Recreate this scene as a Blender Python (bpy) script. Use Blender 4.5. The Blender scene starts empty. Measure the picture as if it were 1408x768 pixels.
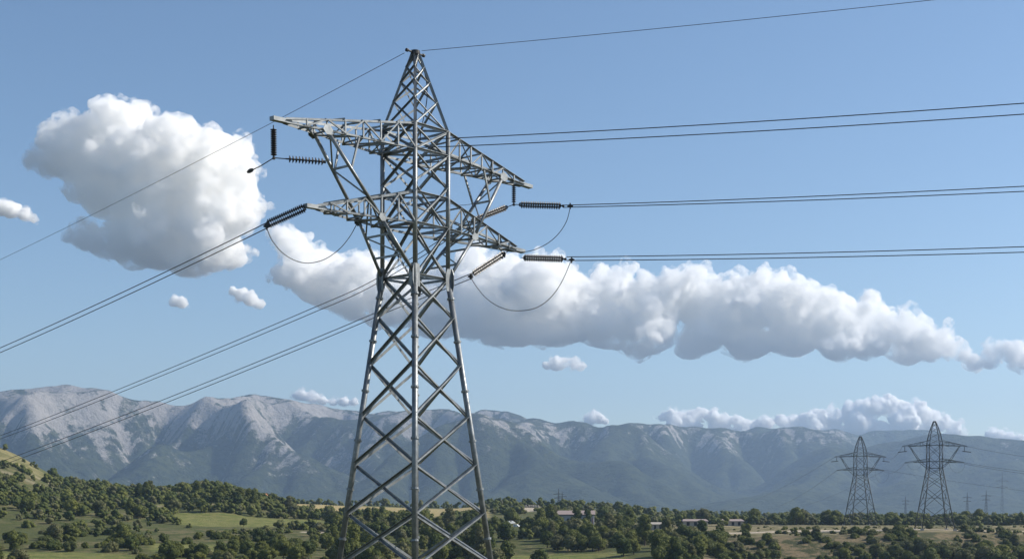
import bpy, bmesh, math, random
import numpy as np
from mathutils import Vector, Matrix

random.seed(7); rng = np.random.default_rng(7)
sc = bpy.context.scene
C = sc.collection

# ------------------------------------------------------------------ camera, light, exposure
F, CX, HY = 1914.0, 704.0, 700.0            # focal length in photo pixels, centre column, horizon row
cam = bpy.data.cameras.new('camera'); camo = bpy.data.objects.new('camera', cam); C.objects.link(camo)
cam.sensor_width = 36; cam.lens = 36 * F / 1408; cam.shift_y = (HY - 384) / 1408
cam.clip_start = 0.5; cam.clip_end = 90000
camo.location = (0, 0, 0); camo.rotation_euler = (math.radians(90), 0, 0)
sc.camera = camo

SUN = Vector((0.79, 0.13, 0.58)).normalized()
SUN_EL = math.asin(SUN.z); SUN_AZ = math.atan2(SUN.x, SUN.y)
w = bpy.data.worlds.new('World'); sc.world = w; w.use_nodes = True
nt = w.node_tree; nt.nodes.clear()
sky = nt.nodes.new('ShaderNodeTexSky'); sky.sky_type = 'NISHITA'; sky.sun_disc = False
sky.sun_elevation = SUN_EL; sky.sun_rotation = SUN_AZ
sky.air_density = 1.0; sky.dust_density = 0.6; sky.ozone_density = 1.5; sky.altitude = 600
bg = nt.nodes.new('ShaderNodeBackground'); bg.inputs['Strength'].default_value = 0.094
wo = nt.nodes.new('ShaderNodeOutputWorld')
hs_ = nt.nodes.new('ShaderNodeHueSaturation'); hs_.inputs['Saturation'].default_value = 1.10; nt.links.new(sky.outputs[0], hs_.inputs['Color']); nt.links.new(hs_.outputs[0], bg.inputs[0]); nt.links.new(bg.outputs[0], wo.inputs['Surface'])
sl = bpy.data.lights.new('sun', 'SUN'); sl.energy = 5.0; sl.angle = math.radians(0.53); sl.color = (1.0, 0.94, 0.85)
slo = bpy.data.objects.new('sun', sl); C.objects.link(slo)
slo.rotation_euler = SUN.to_track_quat('Z', 'Y').to_euler(); slo.location = (60, -40, 80)
sc.view_settings.view_transform = 'Standard'; sc.view_settings.look = 'None'
sc.view_settings.exposure = 0.50; sc.view_settings.gamma = 1.0; sc.view_settings.use_curve_mapping = False
cy = sc.cycles
cy.volume_bounces = 40; cy.max_bounces = 40; cy.diffuse_bounces = 3; cy.glossy_bounces = 3
cy.transparent_max_bounces = 24; cy.use_denoising = True

def P(px, py, D):                            # a point seen at a photo pixel, D metres away
    return Vector(((px - CX) / F * D, D, (HY - py) / F * D))

# ------------------------------------------------------------------ helpers
def mat(name):
    m = bpy.data.materials.new(name); m.use_nodes = True
    m.node_tree.nodes.clear()
    return m, m.node_tree.nodes, m.node_tree.links

def mesh_from(name, V, Fc, material=None, smooth=False):
    me = bpy.data.meshes.new(name)
    V = np.asarray(V, dtype=np.float32); Fc = np.asarray(Fc, dtype=np.int32)
    n = Fc.shape[1]
    me.vertices.add(len(V)); me.vertices.foreach_set('co', V.ravel())
    me.loops.add(Fc.size); me.loops.foreach_set('vertex_index', Fc.ravel())
    me.polygons.add(len(Fc)); me.polygons.foreach_set('loop_start', np.arange(0, Fc.size, n, dtype=np.int32))
    me.update(calc_edges=True)
    if smooth: me.polygons.foreach_set('use_smooth', np.ones(len(Fc), dtype=bool))
    if material: me.materials.append(material)
    me.validate(); me.update()
    return me

def link(name, me, parent=None, loc=None):
    o = bpy.data.objects.new(name, me); C.objects.link(o)
    if parent: o.parent = parent
    if loc is not None: o.location = loc
    return o

def tag(o, label=None, cat=None, group=None, kind=None):
    if label: o['label'] = label
    if cat: o['category'] = cat
    if group: o['group'] = group
    if kind: o['kind'] = kind
    return o

def empty(name, loc, label, cat, group=None, rz=0.0):
    o = bpy.data.objects.new(name, None); C.objects.link(o); o.location = loc; o.rotation_euler = (0, 0, rz)
    o.empty_display_size = 1.0
    return tag(o, label, cat, group)

def vnoise(x, y, seed=0):                    # smooth value noise in 2-D
    xi = np.floor(x).astype(np.int64); yi = np.floor(y).astype(np.int64)
    fx = x - xi; fy = y - yi
    fx = fx * fx * fx * (fx * (fx * 6 - 15) + 10); fy = fy * fy * fy * (fy * (fy * 6 - 15) + 10)
    def h(a, b):
        n = (a * 374761393 + b * 668265263 + seed * 1442695041) & 0xffffffff
        n = ((n ^ (n >> 13)) * 1274126177) & 0xffffffff
        return ((n ^ (n >> 16)) & 0xffff) / 65535.0
    return (h(xi, yi) * (1 - fx) + h(xi + 1, yi) * fx) * (1 - fy) + (h(xi, yi + 1) * (1 - fx) + h(xi + 1, yi + 1) * fx) * fy

def fbm(x, y, octs=5, seed=0, gain=0.5):
    a, s, t = 1.0, 0.0, 0.0
    for k in range(octs):
        s = s + a * vnoise(x * 2 ** k + 17.3 * k, y * 2 ** k - 9.1 * k, seed + k); t += a; a *= gain
    return s / t

def grid_faces(nr, nc):
    i = np.arange(nr - 1)[:, None] * nc + np.arange(nc - 1)[None, :]
    return np.stack([i, i + 1, i + nc + 1, i + nc], -1).reshape(-1, 4)

def attr(me, name, data):
    a = me.attributes.new(name, 'FLOAT', 'POINT'); a.data.foreach_set('value', np.asarray(data, np.float32).ravel())

def sstep(a, b, x):
    t = np.clip((x - a) / (b - a), 0, 1); return t * t * (3 - 2 * t)
#@@CLOUDS
# ------------------------------------------------------------------ clouds: volumes behind and above the mountains
def vapour(name, dens, lim=(.40, .60), amt=(0.0, 2.0), sc_=.0055):
    m, N, L = mat(name)
    _o = N.new('ShaderNodeOutputMaterial'); _v = N.new('ShaderNodeVolumePrincipled')
    _v.inputs['Color'].default_value = (1, .997, .99, 1); _v.inputs['Density'].default_value = dens
    _v.inputs['Anisotropy'].default_value = 0.2
    tc = N.new('ShaderNodeNewGeometry').outputs['Position']
    nz = N.new('ShaderNodeTexNoise'); nz.inputs['Scale'].default_value = sc_; nz.inputs['Detail'].default_value = 5; nz.inputs['Roughness'].default_value = .6; L.new(tc, nz.inputs['Vector'])
    mr = N.new('ShaderNodeMapRange'); L.new(nz.outputs['Fac'], mr.inputs[0]); mr.inputs[1].default_value, mr.inputs[2].default_value = lim; mr.inputs[3].default_value = amt[0] * dens; mr.inputs[4].default_value = amt[1] * dens
    L.new(mr.outputs[0], _v.inputs['Density'])
    L.new(_v.outputs[0], _o.inputs['Volume']); return m
cloud_m = vapour('cloud_vapour', 0.0105); cloud_s = vapour('small_cloud_vapour', 0.036, (.36, .60)); wisp_m = vapour('torn_vapour', 0.0065, (.48, .62), (0, 2.6), .0075)

_bm = bmesh.new(); bmesh.ops.create_icosphere(_bm, subdivisions=2, radius=1.0)
ICO_V = np.array([v.co[:] for v in _bm.verts]); ICO_F = np.array([[v.index for v in f.verts] for f in _bm.faces]); _bm.free()
_bm = bmesh.new(); bmesh.ops.create_icosphere(_bm, subdivisions=1, radius=1.0)
I1V = np.array([v.co[:] for v in _bm.verts]); I1F = np.array([[v.index for v in f.verts] for f in _bm.faces]); _bm.free()

def cloud(puffs, D, label, seed, vox=1.35, flat=None, small=1.0):
    """puffs: (photo x, photo y, radius in photo pixels); D: distance in metres"""
    r_ = np.random.default_rng(seed); px = D / F
    S = []                                   # centre x, depth, z, radius in pixels
    for (x, y, r) in puffs:
        S.append((x, r_.normal(0, r * 0.35), y, r))
    lev = list(S)
    for depth, (cnt, lo, hi) in enumerate(((16, 0.22, 0.46), (11, 0.20, 0.46), (7, .22, .46))):
        nxt = []
        for (x, d, y, r) in lev:
            if r < (3.4 if small == 1.0 else 1.7): continue
            for k in range(cnt):
                v = r_.normal(size=3); v /= np.linalg.norm(v)
                if v[2] < -0.3 and r_.random() < (0.93 if depth == 0 else .6): continue      # fewer puffs below: flatter bases
                rr = r * r_.uniform(lo, hi)
                nxt.append((x + v[0] * r * .93, d + v[1] * r * .93, y - v[2] * r * .93, rr))
        S += nxt; lev = nxt
    S = np.array(S)
    cx, cy_ = np.mean([p[0] for p in puffs]), np.mean([p[1] for p in puffs])
    org = P(cx, cy_, D)
    cen = np.stack([(S[:, 0] - cx) * px, S[:, 1] * px, (cy_ - S[:, 2]) * px], 1)
    V = (ICO_V[None] * (S[:, 3] * px)[:, None, None] + cen[:, None]).reshape(-1, 3)
    Fc = (ICO_F[None] + (np.arange(len(S)) * len(ICO_V))[:, None, None]).reshape(-1, 3)
    par = np.array([(p[0], p[1] + .30 * p[2], p[2]) for p in puffs])
    def flatten(V):                          # gather the underside towards a base level
        xx = V[:, 0] / px + cx
        wt = np.exp(-((xx[:, None] - par[None, :, 0]) / (par[None, :, 2] * .9 + 6)) ** 2) * np.exp((par[None, :, 1] - par[:, 1].max()) / 18)
        bz = (cy_ - (wt * par[None, :, 1]).sum(1) / (wt.sum(1) + 1e-9)) * px
        V[:, 2] = np.where(V[:, 2] < bz, bz - (bz - V[:, 2]) * .62, V[:, 2]); return V
    if len(puffs) > 5: V = flatten(V)
    me = mesh_from('cloud', V, Fc)
    o = link('cloud', me, loc=org)
    m = o.modifiers.new('r', 'REMESH'); m.mode = 'VOXEL'; m.voxel_size = vox * px
    for sz, st in ((16, 4.5), (6, 2.0)):
        t = bpy.data.textures.new('t', 'CLOUDS'); t.noise_scale = sz * px; t.noise_depth = 2
        d = o.modifiers.new('d', 'DISPLACE'); d.texture = t; d.strength = st * px * small; d.mid_level = 0.5
    dg = bpy.context.evaluated_depsgraph_get()
    me2 = bpy.data.meshes.new_from_object(o.evaluated_get(dg)); o.modifiers.clear()
    o.data = me2; bpy.data.meshes.remove(me)
    me2.materials.clear(); me2.materials.append(cloud_m if small == 1.0 else cloud_s); me2.name = 'cloud'
    me2.polygons.foreach_set('use_smooth', np.ones(len(me2.polygons), dtype=bool))
    # thin torn vapour round the dense body
    edge = S[(S[:, 3] > 2.2)]; big_ = edge[r_.random(len(edge)) < .55]
    gr = r_.uniform(2.0, 10, len(big_)) * (1 if small == 1.0 else .6)
    jit = r_.normal(0, 1, (len(big_), 3)) * np.array([5, 5, 3]) * (1 if small == 1.0 else .5)
    cen = np.stack([(big_[:, 0] + jit[:, 0] - cx) * px, (big_[:, 1] + jit[:, 1]) * px, (cy_ - big_[:, 2] + jit[:, 2]) * px], 1)
    V = (I1V[None] * ((big_[:, 3] + gr) * px)[:, None, None] + cen[:, None]).reshape(-1, 3)
    Fc = (I1F[None] + (np.arange(len(big_)) * len(I1V))[:, None, None]).reshape(-1, 3)
    if len(puffs) > 5: V = flatten(V)
    m1 = mesh_from('torn_edge', V, Fc); t_ = link('torn_edge', m1, loc=(0, 0, 0))
    m = t_.modifiers.new('r', 'REMESH'); m.mode = 'VOXEL'; m.voxel_size = 2.2 * px
    dg = bpy.context.evaluated_depsgraph_get()
    m2 = bpy.data.meshes.new_from_object(t_.evaluated_get(dg)); t_.modifiers.clear(); t_.data = m2; bpy.data.meshes.remove(m1)
    m2.materials.clear(); m2.materials.append(wisp_m); t_.parent = o
    tag(o, label, 'cloud')
    return o

cloud([(165,180,42),(118,190,34),(88,212,36),(248,196,38),(296,214,38),(322,250,30),(200,246,66),(262,262,62),(150,254,50),
       (58,222,20),(276,326,54),(214,322,54),(312,292,40),(254,366,24),(146,338,26),(112,326,20),(292,356,28),(186,356,26)], 14000,
      'large puffy white cumulus cloud with grey middle, left of the big lattice tower', 1)
cloud([(14,288,12),(34,296,9),(0,286,12),(48,302,6)], 12000, 'small torn white cloud at the left edge, beside the big cumulus', 2, small=.6)
cloud([(330,404,9),(346,412,11),(320,400,6),(358,418,7)], 12500, 'small slanting white wisp of cloud between the large cumulus and the tower', 3, small=.6)
cloud([(240,414,8),(250,417,8)], 12500, 'tiny white cloud low under the big left cumulus', 4, small=.6)
cloud([(398,334,22),(386,326,12),(412,350,22),(440,386,46),(405,378,24),(500,392,38),(480,422,26),(545,415,40),(600,420,40),(520,440,20)], 16000,
      'white cloud with soft grey base seen through and left of the big tower', 5)
cloud([(650,398,46),(690,388,36),(735,400,42),(650,436,42),(600,436,40),(700,440,48),(780,412,44),(845,404,38),(830,446,46),(770,448,40),
       (900,424,40),(928,392,22),(900,462,34),(876,484,18),(740,466,20)], 16000,
      'long white cumulus bank with grey base just right of the big tower', 6)
cloud([(955,412,36),(1000,424,40),(1052,396,26),(1040,430,44),(1095,420,36),(1125,420,24),(1145,452,38),(1200,440,32),(1195,470,30),(1248,462,28),
       (1090,466,36),(1030,474,32),(1290,476,24),(970,462,30),(1318,486,14),(1250,488,22),(1150,478,30),(950,480,24),(1334,494,9)], 16200,
      'broad white cumulus with heaped tops, right part of the cloud bank', 7)
cloud([(1360,492,17),(1390,490,18),(1338,500,11),(1412,494,16)], 16400, 'white cloud cut off by the right edge of the picture', 8)
cloud([(764,500,10),(776,499,8),(789,500,9),(752,502,6),(801,502,5)], 12500, 'small white cloud puff below the long cumulus bank', 9, small=.6)
cloud([(410,544,6),(418,545,8),(430,548,8),(444,551,7),(458,554,6),(474,553,7),(486,553,6)], 24000, 'tiny white cloud peeking over the left mountain ridge', 10, small=.6)
cloud([(812,577,7),(818,573,8),(826,576,7),(832,579,5)], 24000, 'very small white cloud above the ridge right of the big tower', 11, small=.6)
cloud([(912,573,6),(922,571,8),(936,575,10),(952,573,9),(966,570,10),(980,574,10),(996,579,10),(1012,578,8),(1026,583,8),(1042,586,9),(950,586,14),(990,591,14),(925,585,11),(1020,593,11)], 24500, 'low white cloud rising behind the middle of the ridge', 12, small=.7)
cloud([(1056,582,8),(1072,578,9),(1092,580,10),(1110,576,11),(1130,573,12),(1150,574,12),(1172,566,13),(1190,562,14),(1208,558,13),(1226,556,13),(1244,564,13),(1262,566,12),(1280,573,12),(1300,580,10),(1316,586,7),(1120,588,14),(1180,584,20),(1240,584,20),(1285,590,12),(1090,596,14),(1150,597,17),(1210,597,20),(1262,595,15),(1040,593,10),(1310,596,10)], 24500,
      'tall white cloud rising behind the ridge above the two small pylons', 13, small=.7)
cloud([(1360,597,6),(1372,598,8),(1386,600,7),(1400,603,6)], 24500, 'low sliver of white cloud over the ridge at far right', 14, small=.6)
#@@MOUNTAINS
# ------------------------------------------------------------------ mountains: an eroded range
def erode(h, U, dx, iters, K, dt, diff):
    nr, nc = h.shape; n = nr * nc
    offs = [(-1,-1),(-1,0),(-1,1),(0,-1),(0,1),(1,-1),(1,0),(1,1)]
    idx = np.arange(n).reshape(nr, nc)
    for it in range(iters):
        hp = np.pad(h, 1, constant_values=1e9)
        ip = np.pad(idx, 1, constant_values=0)
        best = np.zeros_like(h); rec = idx.copy(); dist = np.full_like(h, dx)
        for a, b in offs:
            dd = dx * math.hypot(a, b)
            s = (h - hp[1 + a:1 + a + nr, 1 + b:1 + b + nc]) / dd
            m = s > best
            best[m] = s[m]; rec[m] = ip[1 + a:1 + a + nr, 1 + b:1 + b + nc][m]; dist[m] = dd
        rec = rec.ravel(); order = np.argsort(h.ravel(), kind='stable')
        r = rec.tolist(); ol = order.tolist(); A = [dx * dx] * n
        for i in reversed(ol):
            j = r[i]
            if j != i: A[j] += A[i]
        Fk = (K * dt * np.sqrt(np.array(A)) / dist.ravel()).tolist()
        hn = (h + dt * U).ravel(); hn[idx[0]] = 0; hn[idx[-1]] = 0
        hl = hn.tolist()
        for i in ol:
            j = r[i]
            if j != i:
                f = Fk[i]; hl[i] = (hl[i] + f * hl[j]) / (1 + f)
        h = np.array(hl).reshape(nr, nc); h[0] = 0; h[-1] = 0
        lap = np.zeros_like(h)
        lap[1:-1, 1:-1] = h[:-2, 1:-1] + h[2:, 1:-1] + h[1:-1, :-2] + h[1:-1, 2:] - 4 * h[1:-1, 1:-1]
        h = h + diff * lap
    return h, np.array(r), np.array(A), np.array(ol)

MX0, MX1, MY0, MY1, MD = -5200.0, 6000.0, 4700.0, 11500.0, 50.0
xs = np.arange(MX0, MX1 + 1, MD); ys = np.arange(MY0, MY1 + 1, MD)
X, Y = np.meshgrid(xs, ys)
up = sstep(4700, 6200, Y) * (1 - sstep(9300, 11400, Y)) * (0.20 + 1.7 * fbm(X / 1300, Y / 1300, 4, 5) ** 1.5)
hm = 60 * fbm(X / 600, Y / 600, 5, 9) * sstep(4700, 6000, Y) + (Y - MY0) * 0.01 * (Y < 9000)
hm, rc, AA, oo = erode(hm, up, MD, 60, 0.010, 12.0, 0.06)
def upsample(a):
    b = np.zeros((a.shape[0] * 2 - 1, a.shape[1] * 2 - 1))
    b[::2, ::2] = a; b[1::2, ::2] = (a[:-1] + a[1:]) / 2; b[:, 1::2] = (b[:, :-2:2] + b[:, 2::2]) / 2
    return b
MD /= 2; xs = MX0 + np.arange(hm.shape[1] * 2 - 1) * MD; ys = MY0 + np.arange(hm.shape[0] * 2 - 1) * MD
X, Y = np.meshgrid(xs, ys)
hm = upsample(hm); up = upsample(up)
hm = hm * (1 + 0.10 * (fbm(X / 160, Y / 160, 4, 21) - .5))
hm, rc, AA, oo = erode(hm, up, MD, 5, 0.010, 12.0, 0.05)
# streaks of scree that follow the run-off
val = rng.random(hm.size); cntv = np.ones(hm.size)
vl = val.tolist(); rl = rc.tolist(); cl = [1.0] * hm.size
for i in reversed(oo.tolist()):
    j = rl[i]
    if j != i:
        v = vl[i] / cl[i]; vl[j] += v * 3.0; cl[j] += 3.0
streak = (np.array(vl) / np.array(cl)).reshape(hm.shape)
flow = np.log(AA.reshape(hm.shape) / MD ** 2)
# ridge profile of the photographed range
RX = [-1200,-400,0,60,90,150,180,250,310,350,400,450,520,600,650,700,760,830,880,920,980,1020,1090,1150,1180,1210,1280,1340,1408,1800,2600]
RY = [520,545,535,530,527,533,545,550,538,535,548,557,560,560,562,562,575,580,578,577,587,587,583,588,595,590,590,592,603,600,590]
pxs = CX + F * X / Y
b0 = -1300; nb = 1000
bins = np.clip(((pxs - b0) / 4).astype(int), 0, nb - 1)
mx = np.full(nb, 1e-3)
np.maximum.at(mx, bins.ravel(), (np.maximum(hm, 0) / Y).ravel())
mx = np.max([np.roll(mx, q) for q in range(-3, 4)], 0)
k = np.exp(-np.linspace(-2, 2, 9) ** 2); k /= k.sum()
mx = np.convolve(np.pad(mx, 4, mode='edge'), k, 'valid')
bx = b0 + 4 * (np.arange(nb) + .5)
tgt = (HY - np.interp(bx, RX, RY)) / F + 14 / 8000.0
sca = tgt / mx
hm2 = hm * np.interp(pxs, bx, sca) - 16
hm2 = np.where(hm2 > 860, 860 + 90 * np.tanh((hm2 - 860) / 90), hm2)
me = mesh_from('mountains', np.stack([X, Y, hm2], -1).reshape(-1, 3), grid_faces(*hm.shape), None, True)
gy, gx = np.gradient(hm2, MD)
slope = np.hypot(gx, gy)
attr(me, 'streak', streak); attr(me, 'slope', slope); attr(me, 'hgt', hm2); attr(me, 'flow', flow)
print('mountain', hm.max(), hm2.max(), slope.mean(), np.percentile(slope, [50, 90, 99]), np.percentile(streak, [5, 50, 95]))
mm, N, L = mat('mountain_rock_and_scrub')
def A_(n):
    a = N.new('ShaderNodeAttribute'); a.attribute_name = n; return a.outputs['Fac']
def M_(op, a, b=None, c=None, clamp=False):
    m = N.new('ShaderNodeMath'); m.operation = op; m.use_clamp = clamp
    for i, v in enumerate((a, b, c)):
        if v is None: continue
        if isinstance(v, (int, float)): m.inputs[i].default_value = v
        else: L.new(v, m.inputs[i])
    return m.outputs[0]
def NZ(scale, detail=6, rough=.6, vec=None, dist=0.0):
    n = N.new('ShaderNodeTexNoise'); n.inputs['Scale'].default_value = scale; n.inputs['Detail'].default_value = detail
    n.inputs['Roughness'].default_value = rough; n.inputs['Distortion'].default_value = dist
    if vec is not None: L.new(vec, n.inputs['Vector'])
    return n.outputs['Fac']
def MR(v, a, b, c=0.0, d=1.0):
    m = N.new('ShaderNodeMapRange'); m.interpolation_type = 'SMOOTHSTEP'
    L.new(v, m.inputs[0]); m.inputs[1].default_value = a; m.inputs[2].default_value = b
    m.inputs[3].default_value = c; m.inputs[4].default_value = d
    return m.outputs[0]
def MIX(f, a, b):
    m = N.new('ShaderNodeMix'); m.data_type = 'RGBA'
    if isinstance(f, (int, float)): m.inputs[0].default_value = f
    else: L.new(f, m.inputs[0])
    for s, v in ((m.inputs[6], a), (m.inputs[7], b)):
        if isinstance(v, tuple): s.default_value = v + (1,)
        else: L.new(v, s)
    return m.outputs[2]
def POS():
    return N.new('ShaderNodeNewGeometry').outputs['Position']
def BUMP(h, strength, dist):
    b = N.new('ShaderNodeBump'); b.inputs['Strength'].default_value = strength; b.inputs['Distance'].default_value = dist
    L.new(h, b.inputs['Height']); return b.outputs[0]
def OUT(color, rough=.9, normal=None, metal=None, spec=.2):
    p = N.new('ShaderNodeBsdfPrincipled'); o = N.new('ShaderNodeOutputMaterial')
    for s, v in ((p.inputs['Base Color'], color), (p.inputs['Roughness'], rough), (p.inputs['Metallic'], metal), (p.inputs['Specular IOR Level'], spec)):
        if v is None: continue
        if isinstance(v, (int, float)): s.default_value = v
        elif isinstance(v, tuple): s.default_value = v + (1,)
        else: L.new(v, s)
    if normal is not None: L.new(normal, p.inputs['Normal'])
    L.new(p.outputs[0], o.inputs['Surface']); return p
pos = POS()
veg = MIX(NZ(.004, 5, .6, pos), (.020, .032, .015), (.075, .085, .036))
veg = MIX(MR(NZ(.025, 6, .8, pos), .42, .60), veg, (.018, .026, .014))
rock = MIX(NZ(.02, 6, .7, pos), (.20, .185, .17), (.44, .41, .38))
big = NZ(.0016, 4, .55, pos)
f = M_('ADD', M_('MULTIPLY', MR(A_('hgt'), 100, 620), .32), M_('MULTIPLY', MR(A_('streak'), .40, .60), .14))
f = M_('ADD', f, M_('MULTIPLY', big, .95))
sx_ = N.new('ShaderNodeSeparateXYZ'); L.new(pos, sx_.inputs[0]); f = M_('SUBTRACT', f, MR(sx_.outputs[0], -2600, 1500, -.11, .09))
f = M_('ADD', f, M_('MULTIPLY', NZ(.016, 6, .75, pos), .55))
f = M_('ADD', f, M_('MULTIPLY', MR(A_('slope'), .25, .7), .22))
f = MR(M_('ADD', f, M_('MULTIPLY', NZ(.09, 4, .8, pos), .5)), 1.45, 1.61)
L_c = MIX(f, veg, rock)
OUT(L_c, .95, BUMP(NZ(.012, 9, .68, pos), 1.0, 45), spec=.1)
me.materials.append(mm)
tag(link('mountains', me), kind='structure')
#@@HAZE
hz, N, L = mat('haze_air')
_o = N.new('ShaderNodeOutputMaterial'); _v = N.new('ShaderNodeVolumePrincipled')
_v.inputs['Color'].default_value = (.45, .62, .87, 1); _v.inputs['Density'].default_value = 0.000080
_v.inputs['Anisotropy'].default_value = 0.35
L.new(_v.outputs[0], _o.inputs['Volume'])
bm = bmesh.new(); bmesh.ops.create_cube(bm, size=1.0)
me = bpy.data.meshes.new('haze'); bm.to_mesh(me); bm.free(); me.materials.append(hz)
HZ0, HZ1 = -27.2, 960.0
hz_o = link('haze', me, loc=(0, 5600, (HZ0 + HZ1) / 2)); hz_o.scale = (14400, 12400, HZ1 - HZ0)
tag(hz_o, kind='stuff', label='thin blue haze over the plain and mountains', cat='haze')
#@@GROUND
# ------------------------------------------------------------------ ground: one sheet from the camera to the mountain foot
GD = [-40, 60, 130, 250, 400, 450, 520, 560, 600, 640, 690, 760, 850, 950, 1050, 1200, 1500, 2200, 4000, 9500]
GP = [-500, 0, 100, 200, 300, 400, 500, 600, 700, 800, 900, 1000, 1100, 1250, 1408, 1900]
GZ = [  # rows follow GD, columns follow GP (metres relative to the eye)
 [-2]*16, [-5]*16, [-9.6]*16, [-17]*16,
 [-17,-17,-17,-17,-17,-17,-18,-19,-19,-19,-19,-20,-24,-27,-27,-27],
 [-14,-16,-16,-16,-16,-16,-17,-17.5,-17.5,-17,-16,-19,-26,-28,-28,-28],
 [-6,-11.5,-12,-12.5,-13,-13.5,-14.5,-15,-14.5,-13.5,-13,-17.5,-18.5,-18.5,-18.5,-18],
 [0,-9,-10,-10.5,-11,-11.5,-12,-13,-12.5,-12,-13,-11.5,-10,-9.2,-9.2,-9.2],
 [6,-5,-7,-8,-9,-9.5,-10.5,-11,-11,-10.5,-11,-9.6,-8.6,-8.3,-8.3,-8.3],
 [14,-1,-4,-6,-7.6,-8,-9,-9.5,-9.5,-9,-9.8,-8.8,-8.2,-8.2,-8.2,-8.2],
 [24,6,1,-2.5,-4.6,-5.5,-7.5,-8,-8,-8,-8.2,-8,-8.2,-8.4,-8.4,-8],
 [40,14,6,4,4,-3,-5.5,-6.5,-6.5,-6.5,-7.5,-8,-8.4,-8.6,-8.6,-8],
 [70,28,11,9,13,0,-4.2,-5,-4,-4,-7,-8,-8.6,-8.8,-8.8,-8],
 [96,40,17,10,12,4,-1.4,-2,2.5,1,-5,-7.5,-8.6,-8.8,-9,-8],
 [108,47,17,9,8,4,1.6,0,3.5,1,-5,-7.5,-8.6,-9,-9.5,-8],
 [90,34,16,8,4,4,3,1,-1,-2,-5.5,-7.5,-9,-10,-11,-10],
 [60,15,4,0,-3,-2,-3,-5,-6,-6,-8,-9,-11,-13,-14,-14],
 [0,-8,-10,-11,-12,-12,-12,-12,-12,-12,-12,-12,-14,-17,-18,-18],
 [-20]*16, [-26]*16]
GZ = np.array(GZ, float)
def pchip_like(t): return t * t * (3 - 2 * t) * .5 + t * .5
def ground_h(x, y):
    x = np.asarray(x, float); y = np.asarray(y, float)
    yy = np.maximum(y, 60.0)
    p = np.clip(CX + F * x / yy, GP[0] + .01, GP[-1] - .01); d = np.clip(y, GD[0] + .01, GD[-1] - .01)
    # small swirl so that no straight creases follow the table
    p = np.clip(p + 50 * (fbm(x / 90, y / 90, 2, 31) - .5), GP[0] + .01, GP[-1] - .01)
    d = np.clip(d + np.clip(d / 500, 0, 1) * 34 * (fbm(x / 70, y / 70, 2, 33) - .5), GD[0] + .01, GD[-1] - .01)
    i = np.searchsorted(GD, d) - 1; j = np.searchsorted(GP, p) - 1
    gd = np.array(GD); gp = np.array(GP)
    a = pchip_like((d - gd[i]) / (gd[i + 1] - gd[i])); b = pchip_like((p - gp[j]) / (gp[j + 1] - gp[j]))
    z = (GZ[i, j] * (1 - b) + GZ[i, j + 1] * b) * (1 - a) + (GZ[i + 1, j] * (1 - b) + GZ[i + 1, j + 1] * b) * a
    amp = np.clip((y - 250) / 300, 0, 1)
    z = z + amp * 1.5 * (fbm(x / 30, y / 30, 4, 41) - .5)
    return z

def band(v, a, b, s): return sstep(a - s, a + s, v) * (1 - sstep(b - s, b + s, v))
def masks(x, y):
    p = CX + F * x / np.maximum(y, 60); d = y
    wob = 26 * (fbm(x / 40, y / 40, 3, 51) - .5); d2 = d + wob; p2 = p + wob
    green = band(p2, 240, 445, 6) * band(d2, 640, 712, 4) + band(p2, 195, 300, 6) * band(d2, 738, 756, 3) + band(p2, -60, 190, 12) * band(d2, 440, 470, 5)
    green = green + band(p2, 690, 860, 8) * band(d2, 445, 492, 5) + band(p2, 205, 300, 6) * band(d2, 480, 520, 5)
    ochre = band(p2, 398, 668, 6) * band(d2, 800, 1130, 8)
    tan = band(p2, 960, 1700, 12) * band(d2, 560, 722, 6) + band(p2, 840, 1080, 8) * band(d2, 640, 735, 5)
    slopeb = band(p2, 930, 1700, 20) * band(d2, 430, 566, 4)
    path = band(p2, 985, 1700, 6) * band(d + 10 * (fbm(x / 60, x * 0, 2, 5) - .5), 583, 592, 2) + band(p2, 412, 470, 3) * band(d2, 596, 606, 2)
    path = path + band(p2, 700, 738, 4) * band(d2, 900, 940, 5) + band(p2, 298, 330, 4) * band(d, 790, 812, 4)
    terr = band(p2, -200, 300, 20) * np.clip(band(d, 742, 752, 3) + band(d, 806, 815, 3) + band(d, 868, 878, 3), 0, 1)
    hill = band(p2 + (d2 - 900) * .15, -400, 70, 8) * band(d2, 850, 1100, 16)
    return [np.clip(m, 0, 1) for m in (green, ochre, tan, slopeb, path, terr, hill)]

gy_ = np.concatenate([np.linspace(-40, 400, 23)[:-1], np.arange(400, 760, 2.2), np.arange(760, 1300, 4.5), np.geomspace(1300, 9400, 50)])
gp_ = np.concatenate([np.linspace(-2600, -200, 40)[:-1], np.arange(-200, 1610, 4), np.linspace(1610, 4000, 40)])
PP, YY = np.meshgrid(gp_, gy_)
XX = (PP - CX) / F * (np.maximum(YY, 0) + 160)
Zg = ground_h(XX, YY)
me = mesh_from('ground', np.stack([XX, YY, Zg], -1).reshape(-1, 3), grid_faces(*XX.shape), None, True)
for nme, m_ in zip(('green', 'ochre', 'tan', 'slopeb', 'path', 'terr', 'hill'), masks(XX, YY)): attr(me, nme, m_)
gm, N, L = mat('grass_and_dry_soil')
pos = POS()
n1 = NZ(.06, 5, .65, pos); n2 = NZ(.9, 4, .7, pos); n3 = NZ(.012, 3, .5, pos)
base = MIX(MR(NZ(.13, 6, .7, pos), .42, .60), (.065, .080, .024), (.165, .140, .068))
base = MIX(MR(n3, .4, .65), base, (.085, .095, .032))
base = MIX(M_('MULTIPLY', MR(n2, .45, .75), .5), base, (.035, .045, .018))
base = MIX(A_('green'), base, MIX(MR(NZ(.2, 5, .7, pos), .4, .62), (.095, .125, .030), (.20, .195, .062)))
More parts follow.
